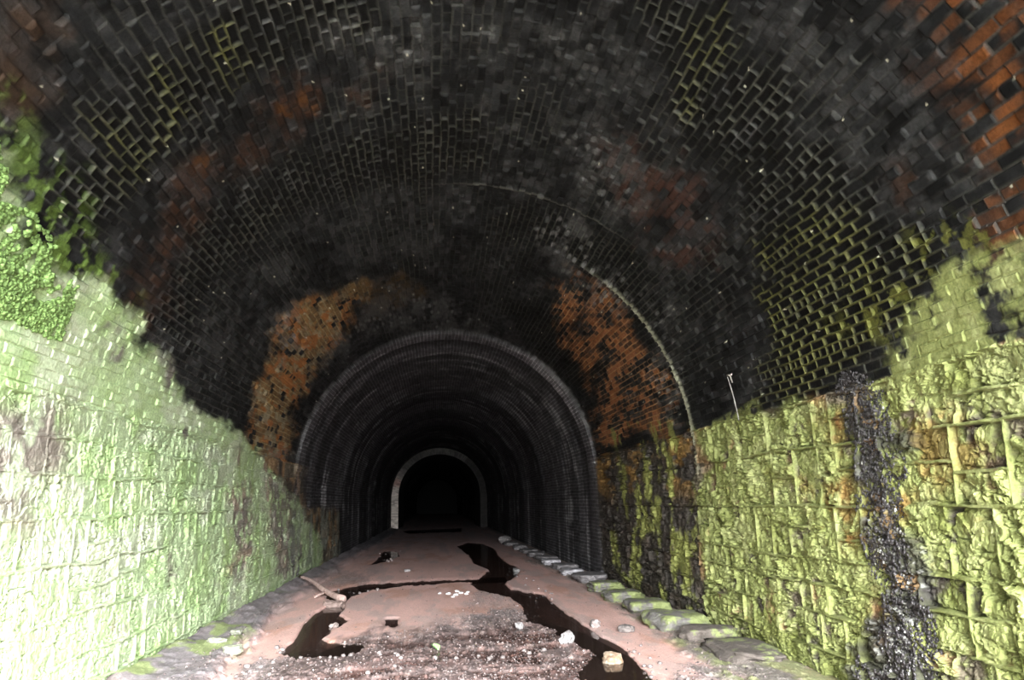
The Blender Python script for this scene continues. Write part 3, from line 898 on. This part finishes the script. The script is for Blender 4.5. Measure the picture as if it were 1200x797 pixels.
def puddle(zone_name, label, z=-0.014, grow=0.12):
    poly = FLOOR_ZONES[zone_name]
    P = np.array(poly, float)
    # grown outline, hidden under the banks
    c = P.mean(0)
    area = 0.5 * np.sum(P[:, 0] * np.roll(P[:, 1], -1) - np.roll(P[:, 0], -1) * P[:, 1])
    sgn = 1 if area > 0 else -1
    out = []
    n = len(P)
    for k in range(n):
        e = P[(k + 1) % n] - P[k - 1]
        nrm = np.array([e[1], -e[0]]) * sgn
        L = np.linalg.norm(nrm) + 1e-9
        sc = np.array([grow, grow * max(1.0, P[k, 1] / 6.0)])
        out.append(P[k] + nrm / L * sc)
    b = bmesh.new()
    top = [b.verts.new((p[0], p[1], z)) for p in out]
    f = b.faces.new(top)
    if f.normal.z < 0: f.normal_flip()
    bmesh.ops.triangulate(b, faces=b.faces[:])
    me = bpy.data.meshes.new('puddle'); b.to_mesh(me); b.free()
    return tag(link('puddle', me, M_WATER), label, 'puddle')


puddle('P1', 'long winding black stream of water along the right side of the floor')
puddle('P2', 'dark puddle at the left beside the fallen branch, trailing thinly across the mud')
puddle('P3', 'tiny dark puddle alone in the pink mud, right of the left pool', grow=0.05)
puddle('P4', 'small dark pebbly puddle furthest back near the left wall', grow=0.1)
puddle('P5', 'dim strip of water across the floor just inside the distant arch', grow=0.1)
# the shallow brown sheet between the gravel bars in the foreground
FLOOR_ZONES['SHEET'] = [(-1.8, 8.8), (-1.2, 10.3), (0.3, 10.7), (1.2, 11.0), (1.55, 10.0), (1.75, 8.2), (1.7, 6.3), (-1.7, 6.3)]
puddle('SHEET', 'shallow brown water spread between the gravel bars in the foreground', z=-0.010, grow=0.02)

# ------------------------------------------------------------------ kerb stones along the foot of the right wall
#        x     y     len  wid  h    rot  material   label
KERB = [
    (2.80, 8.10, .62, .26, .13, .05, 'd', 'nearest rubbly grey-brown kerb stone at the bottom right foot of the right wall'),
    (2.78, 9.12, .34, .27, .15, -.1, 'd', 'low brown lichen-spotted kerb stone, second nearest at the right wall'),
    (2.72, 10.05, .50, .29, .19, .12, 'm', 'big green mossy flat-topped kerb block beside the dark gap in the right wall'),
    (2.74, 11.45, .48, .29, .16, -.08, 'm', 'flat green mossy kerb slab under the dark wall, just behind the big mossy block'),
    (2.72, 12.85, .42, .27, .15, .1, 'm', 'mossy kerb stone with a pinkish face, third of the green ones from the front'),
    (2.72, 14.25, .46, .27, .15, 0, 'm', 'grey kerb stone with a moss patch on its left end, furthest of the green ones'),
    (2.74, 15.95, .72, .30, .15, .05, 'g', 'wide plain grey kerb stone just behind the green ones'),
    (2.66, 17.45, .50, .25, .13, -.06, 'p', 'pale flat-topped kerb stone with a bright front edge, nearer of the two pale ones'),
    (2.72, 18.85, .55, .28, .14, .08, 'g', 'grey kerb stone lying between the two pale-edged ones'),
    (2.62, 20.25, .50, .25, .14, 0, 'p', 'pale lilac kerb stone with a bright front edge, farther of the two pale ones'),
    (2.72, 21.9, .60, .27, .13, .1, 'g', 'dark grey kerb stone directly behind the farther pale one'),
    (2.68, 23.6, .62, .27, .14, -.1, 'g', 'knobbly grey kerb stone in shade, second behind the farther pale one'),
    (2.70, 25.5, .66, .27, .14, .05, 'g', 'shaded kerb stone, third behind the farther pale one'),
    (2.62, 27.6, .70, .27, .16, 0, 'g', 'shaded kerb stone, fourth behind the farther pale one'),
    (2.55, 30.3, .70, .27, .14, .1, 'g', 'dim kerb stone in deep shade beside the far bend of the stream'),
]
MATS = {'g': M_KERB, 'p': M_KERB_PALE, 'm': M_KERB_MOSS, 'd': M_KERB_DUST}
for k, (x, y, ln, wd, hh, rz, mt, lab) in enumerate(KERB):
    me = rock_mesh('kerb_stone', (wd * (1.22 if mt in 'md' else 1.05), ln * 0.93, hh * 0.62), 40 + k, 4, 0.24, 0.66)
    o = link('kerb_stone', me, MATS[mt])
    o.location = (x, y, floor_z(x, y) - 0.03)
    o.rotation_euler = (0, 0, rz)
    tag(o, lab, 'stone', 'kerb stones along the foot of the right wall')

# ------------------------------------------------------------------ loose stones
LOOSE = [
    (1.50, 8.27, (.12, .10, .085), (0.62, 0.36, 0.20), (0.80, 0.66, 0.52), 'orange-white angular rock standing in the dark water at the lower right', 5),
    (1.22, 9.33, (.085, .08, .085), (0.55, 0.50, 0.50), (0.85, 0.80, 0.80), 'white stone in the stream, up and left of the orange-white rock', 9),
    (0.80, 10.55, (.055, .05, .045), (0.55, 0.50, 0.50), (0.80, 0.76, 0.76), 'small white stone in the stream near its narrow dark bend', 12),
    (1.76, 10.40, (.09, .07, .055), (0.58, 0.48, 0.46), (0.80, 0.70, 0.68), 'pale flat stone on the pink bank right of the stream', 14),
    (-1.64, 11.35, (.075, .06, .05), (0.50, 0.38, 0.35), (0.74, 0.62, 0.58), 'pinkish stone at the lower right edge of the left pool', 17),
    (-1.93, 13.55, (.17, .08, .07), (0.30, 0.20, 0.17), (0.50, 0.36, 0.32), 'brown wedge of stone under the end of the fallen branch', 19),
    (-2.46, 9.20, (.11, .10, .06), (0.50, 0.52, 0.38), (0.80, 0.82, 0.62), 'pale mossy stone lying on the grey bank by the left wall', 22),
    (-2.74, 9.62, (.11, .07, .035), (0.45, 0.47, 0.36), (0.72, 0.74, 0.55), 'flat pale stone against the left wall foot, left of the pale mossy stone', 25),
    (-2.66, 10.15, (.10, .07, .035), (0.42, 0.44, 0.34), (0.70, 0.70, 0.56), 'thin light stone further back on the grey bank by the left wall', 27),
    (2.45, 31.5, (.22, .22, .16), (0.36, 0.33, 0.33), (0.60, 0.56, 0.56), 'light stone at the far end of the right bank near the dark arch', 31),
    (1.62, 19.0, (.10, .08, .06), (0.40, 0.38, 0.38), (0.62, 0.60, 0.60), 'small grey stone on the right lip of the stream bend', 33),
    (-0.95, 19.6, (.07, .06, .04), (0.50, 0.46, 0.46), (0.75, 0.70, 0.70), 'single pale pebble out on the grey mud beyond the thin trickle', 35),
    (2.05, 9.9, (.10, .08, .05), (0.30, 0.26, 0.25), (0.46, 0.40, 0.38), 'brown-grey stone on the gravelly right bank below the kerb', 37),
]
for k, (x, y, dm, c0, c1, lab, sd) in enumerate(LOOSE):
    m = tinted('loose_rock', [(0.35, tuple(v * .26 for v in c0)), (0.65, tuple(v * .32 for v in c1))], 14, 0.75, 0.6, 0.01)
    o = link('loose_stone', rock_mesh('loose_stone', dm, sd, 3, 0.38, 0.45, False), m)
    o.location = (x, y, floor_z(x, y) - 0.005)
    o.rotation_euler = (0, 0, sd)
    tag(o, lab, 'stone')

# white fragments lying together on the mud beyond the centre
M_CHIP = tinted('white_chip', [(0.3, (0.36, 0.35, 0.35)), (0.7, (0.55, 0.53, 0.53))], 20, 0.7, 0.4, 0.01)
chip_me = [rock_mesh('chip', (.045, .04, .022), 60 + k, 2, 0.4, 0.5, False) for k in range(3)]
for me in chip_me: me.materials.append(M_CHIP)
for k, (x, y) in enumerate([(-0.05, 14.55), (0.08, 14.35), (0.18, 14.62), (0.12, 14.9), (0.27, 14.45), (0.30, 14.75), (-0.20, 14.7), (0.02, 14.1)]):
    o = link('white_chip', chip_me[k % 3])
    o.location = (x, y, floor_z(x, y) - 0.003)
    o.rotation_euler = (0, 0, k * 1.3)
    o.scale = (1.1 - 0.05 * k,) * 3
    tag(o, 'small white stone chip in the cluster on the pink mud mid floor', 'stone', 'white chips clustered on the mud')

# countable pale pebbles
M_PEB = tinted('pale_pebble', [(0.3, (0.09, 0.075, 0.072)), (0.7, (0.19, 0.165, 0.16))], 25, 0.6, 0.4, 0.01, obj_random=True)
peb_me = [rock_mesh('pebble', (.020, .017, .014), 80 + k, 2, 0.3, 0.3) for k in range(5)]
for me in peb_me: me.materials.append(M_PEB)
r = random.Random(5)
AREAS = [
    (46, lambda: (r.uniform(-1.9, 1.6), r.uniform(6.9, 9.2)), 'pale pebble lying on the gravel in the foreground', 'pale pebbles on the foreground gravel', (0.8, 1.7)),
    (16, lambda: (1.75 + r.uniform(-.25, .25), r.uniform(7.2, 9.0)), 'pale pebble on the right margin of the foreground water', 'pebbles on the right margin of the water', (0.8, 1.6)),
    (14, lambda: (r.uniform(-2.15, -1.35), r.uniform(14.9, 17.0)), 'pale pebble on the back edge of the left pool', 'pebbles edging the left pool', (1.0, 1.8)),
    (14, lambda: (r.uniform(-2.1, -1.45), r.uniform(22.5, 28.0)), 'pale pebble in the farthest left puddle', 'pebbles in the far left puddle', (1.2, 2.4)),
    (18, lambda: (1.55 + r.uniform(-.2, .25), r.uniform(13.0, 21.0)), 'pale pebble along the right shore of the stream bend', 'pebbles on the stream shore', (0.9, 1.7)),
    (12, lambda: (r.uniform(-2.3, -1.7), r.uniform(7.4, 9.8)), 'pinkish pebble on the mud left of the foreground gravel', 'pebbles left of the foreground gravel', (1.0, 2.0)),
]
for n, pos, lab, grp, (s0, s1) in AREAS:
    for k in range(n):
        x, y = pos()
        o = link('pebble', peb_me[k % 5])
        z = floor_z(x, y)
        o.location = (x, y, z)
        o.rotation_euler = (0, 0, r.uniform(0, 6))
        sc = r.uniform(s0, s1)
        o.scale = (sc, sc, sc)
        tag(o, lab, 'pebble', grp)


# uncountable grit: one mesh of small stones
def scatter_mesh(name, items, mat, sub=1):
    b = bmesh.new(); bmesh.ops.create_icosphere(b, subdivisions=sub, radius=1.0)
    V = np.array([v.co[:] for v in b.verts]); F = np.array([[v.index for v in f.verts] for f in b.faces]); b.free()
    n = len(items); nv = len(V); nf = len(F)
    rr = np.random.default_rng(3)
    C = np.array([i[0] for i in items]); R = np.array([i[1] for i in items]); Cl = np.array([i[2] for i in items])
    P = V[None] * (1 + rr.uniform(-.28, .28, (n, nv, 1))) * R[:, None, :] + C[:, None, :]
    FF = (F[None] + (np.arange(n) * nv)[:, None, None]).reshape(-1)
    me = bpy.data.meshes.new(name)
    me.vertices.add(n * nv); me.vertices.foreach_set('co', P.reshape(-1).astype(np.float32))
    me.loops.add(FF.size); me.loops.foreach_set('vertex_index', FF.astype(np.int32))
    me.polygons.add(n * nf)
    me.polygons.foreach_set('loop_start', np.arange(0, FF.size, 3, dtype=np.int32))
    me.polygons.foreach_set('loop_total', np.full(n * nf, 3, np.int32))
    me.update(calc_edges=True)
    at = me.attributes.new('surface_colour', 'FLOAT_COLOR', 'POINT')
    cc = np.repeat(Cl, nv, 0)
    at.data.foreach_set('color', np.concatenate([cc, np.ones((len(cc), 1))], 1).astype(np.float32).reshape(-1))
    at = me.attributes.new('surface_roughness', 'FLOAT', 'POINT')
    at.data.foreach_set('value', np.repeat(np.array([i[3] for i in items]), nv).astype(np.float32))
    return link(name, me, mat)


def inside(zn, x, y):
    P = FLOOR_ZONES[zn]; c = False
    for k in range(len(P)):
        (ax, ay), (bx, by) = P[k], P[k - 1]
        if (ay > y) != (by > y) and x < ax + (y - ay) * (bx - ax) / (by - ay): c = not c
    return c


items = []
for k in range(30000):
    y = 1 / r.uniform(1 / 24.0, 1 / 6.4); x = r.uniform(-2.8, 2.7)
    g = inside('W1', x, y) or inside('GR', x, y)
    e = inside('GM', x, y) or inside('BR', x, y) or inside('BL', x, y) or inside('GT', x, y)
    if not (g and r.random() < .8 or e and r.random() < .5 or r.random() < 0.03): continue
    z = floor_z(x, y)
    rr_ = r.choice([.004, .006, .007, .009, .013])
    v = r.uniform(.2, .8)
    if r.random() < .06: v = 1.4
    items.append(((x, y, z + rr_ * .3), (rr_ * r.uniform(.8, 1.3), rr_ * r.uniform(.8, 1.3), rr_ * .8), (.17 * v, .135 * v, .13 * v), 0.6))
    if len(items) >= 5000: break
tag(scatter_mesh('gravel', items, M_FLOOR), 'loose grey and pink grit strewn over the tunnel floor', 'gravel', None, 'stuff')

# mineral crust seeping down the right wall
items = []
from_poly = [(RAD * math.log(s), u) for s, u in ZONES['SP']]
PA = np.array(from_poly)
ca = rng.uniform(PA[:, 0].min(), PA[:, 0].max(), 16000); cu = rng.uniform(PA[:, 1].min(), PA[:, 1].max(), 16000)
dd = sdf(from_poly, ca.astype(np.float32), cu.astype(np.float32), 0.5) + 0.42 * (fbm(ca * 5, cu * 5, 7, 4) - 0.5)
for a_, u_, d_ in zip(ca, cu, dd):
    if d_ < 0 or rng.random() > 0.25 + d_ * 6: continue
    s_ = math.exp(a_ / RAD)
    p = on_face(s_, u_, 0.0)
    q = rng.uniform(.004, .012)
    pale = rng.random() < (0.01 if u_ < 5.4 else 0.07)
    v = rng.uniform(.5, 1.5)
    cl = (.26 * v, .26 * v, .24 * v) if pale else (.030 * v, .027 * v, .028 * v)
    items.append(((p.x, p.y, p.z), (q, q, q * rng.uniform(1, 1.8)), cl, 0.45))
tag(scatter_mesh('mineral_crust', items, M_WET), 'black knobbly wet mineral crust running down the right stone wall', 'mineral crust', None, 'stuff')

# leafy moss cushions on the brickwork at the left edge
items = []
for k in range(9000):
    s_ = rng.uniform(4.0, 5.9); u_ = rng.uniform(-4.15, -3.25)
    nn_ = float(fbm(np.array([s_ * 5.0]), np.array([u_ * 5.0]), 8, 3)[0])
    edge_ = -3.35 - 0.33 * max(0, (s_ - 4.4)) - (nn_ - .5) * 1.0
    if u_ > edge_ or nn_ < 0.40: continue
    p = on_face(s_, u_, 0.0)
    q = rng.uniform(.008, .026)
    v = rng.uniform(.6, 1.2)
    items.append(((p.x, p.y, p.z), (q, q, q * .8), (.15 * v, .235 * v, .075 * v), 0.95))
tag(scatter_mesh('moss_cushions', items, M_WALL), 'bright green leafy moss cushions on brickwork at the left edge', 'moss', None, 'stuff')


# ------------------------------------------------------------------ fallen branch
def tube(name, pts, radii, mat, seg=12, wob=0.08, parent=None):
    b = bmesh.new()
    rings = []
    for k, p in enumerate(pts):
        p = Vector(p)
        d = (Vector(pts[min(k + 1, len(pts) - 1)]) - Vector(pts[max(k - 1, 0)])).normalized()
        s = d.cross(Vector((0, 0, 1)))
        s = s.normalized() if s.length > 1e-3 else Vector((1, 0, 0))
        t = s.cross(d).normalized()
        ring = []
        for i in range(seg):
            an = 2 * math.pi * i / seg
            rr_ = radii[k] * (1 + wob * nz3((p.x * 9 + math.cos(an), p.y * 9 + math.sin(an), p.z * 9)))
            ring.append(b.verts.new(p + (s * math.cos(an) + t * math.sin(an)) * rr_))
        rings.append(ring)
    for k in range(len(rings) - 1):
        for i in range(seg):
            b.faces.new((rings[k][i], rings[k][(i + 1) % seg], rings[k + 1][(i + 1) % seg], rings[k + 1][i]))
    b.faces.new(rings[0]); b.faces.new(rings[-1][::-1])
    bmesh.ops.recalc_face_normals(b, faces=b.faces[:])
    for f in b.faces: f.smooth = True
    me = bpy.data.meshes.new(name); b.to_mesh(me); b.free()
    return link(name, me, mat, parent)


M_WOOD = tinted('bleached_wood', [(0.3, (0.20, 0.13, 0.11)), (0.7, (0.42, 0.31, 0.28))], 12, 0.8, 0.8, 0.01)
br = bpy.data.objects.new('fallen_branch', None); COL.objects.link(br)
bx0, by0, bx1, by1 = -2.98, 16.6, -1.86, 14.15
br.location = (bx1, by1, floor_z(bx1, by1))
tag(br, 'fallen pinkish-brown branch leaning from the left wall foot into the left pool', 'branch')
pts = []; rad = []
for k in range(15):
    t = k / 14
    x = bx0 + (bx1 - bx0) * t + 0.03 * math.sin(t * 7); y = by0 + (by1 - by0) * t
    z = 0.21 * (1 - t) + 0.055 + 0.02 * math.sin(t * 5)
    pts.append((x - br.location.x, y - br.location.y, z + 0.04 * t)); rad.append(0.026 + 0.036 * t)
tube('stem', pts, rad, M_WOOD, 14, 0.25, br)
tube('side_twig', [pts[10], (pts[10][0] - .10, pts[10][1] - .18, pts[10][2] - .02), (pts[10][0] - .16, pts[10][1] - .38, pts[10][2] - .05)], [.026, .022, .014], M_WOOD, 8, 0.2, br)

# thin iron bar on the right brickwork
M_IRON = tinted('pale_corroded_iron', [(0.3, (0.10, 0.09, 0.08)), (0.7, (0.30, 0.28, 0.25))], 30, 0.5, 0.5, 0.003)
ib = bpy.data.objects.new('iron_bar', None); COL.objects.link(ib)
p0 = on_face(8.28, 4.02, 0.035)
ib.location = p0
tag(ib, 'thin pale corroded bar hanging upright on the dark brickwork of the right wall', 'iron bar')
pp = [on_face(8.28 + 0.002 * k, 4.02 + 0.065 * k, 0.0) for k in range(9)]
base = [profile(np.array([8.28]), np.array([4.02 + 0.065 * k]), np.array([0.05]))[0] for k in range(9)]
tube('rod', [tuple(Vector(q) - p0) for q in base], [0.006] * 9, M_IRON, 8, 0.3, ib)
q = profile(np.array([8.20]), np.array([4.04]), np.array([0.05]))[0]; q2 = profile(np.array([8.20]), np.array([4.12]), np.array([0.05]))[0]
tube('hook', [tuple(Vector(q) - p0), tuple(Vector(q2) - p0)], [0.010, 0.008], M_IRON, 8, 0.2, ib)
q3 = profile(np.array([8.28]), np.array([4.03]), np.array([-0.03]))[0]
tube('pin', [tuple(Vector(q) - p0), tuple(Vector(base[0]) - p0), tuple(Vector(q3) - p0)], [0.009] * 3, M_IRON, 8, 0.2, ib)

# a fresh green leaf on the wet gravel
b = bmesh.new()
L = 9; cols_ = []
for k in range(L):
    t = k / (L - 1); w = 0.045 * math.sin(math.pi * (0.06 + 0.9 * t)) ** 0.8
    cols_.append([b.verts.new((s_ * w, t * 0.14 - .07, 0.012 + 0.02 * abs(s_) + 0.015 * math.sin(t * 3))) for s_ in (-1, -.5, 0, .5, 1)])
for k in range(L - 1):
    for i in range(4):
        b.faces.new((cols_[k][i], cols_[k][i + 1], cols_[k + 1][i + 1], cols_[k + 1][i]))
g = bmesh.ops.solidify(b, geom=b.faces[:], thickness=0.002)
me = bpy.data.meshes.new('leaf'); b.to_mesh(me); b.free()
lf = link('leaf', me, tinted('leaf_green', [(0.3, (0.25, 0.50, 0.18)), (0.7, (0.42, 0.68, 0.30))], 20, 0.5, 0.2, 0.002))
lf.location = (-0.28, 9.26, floor_z(-0.28, 9.26) + 0.008)
lf.rotation_euler = (0.3, 0, 0.5)
tag(lf, 'single bright green leaf lying on the wet gravel in the foreground', 'leaf')
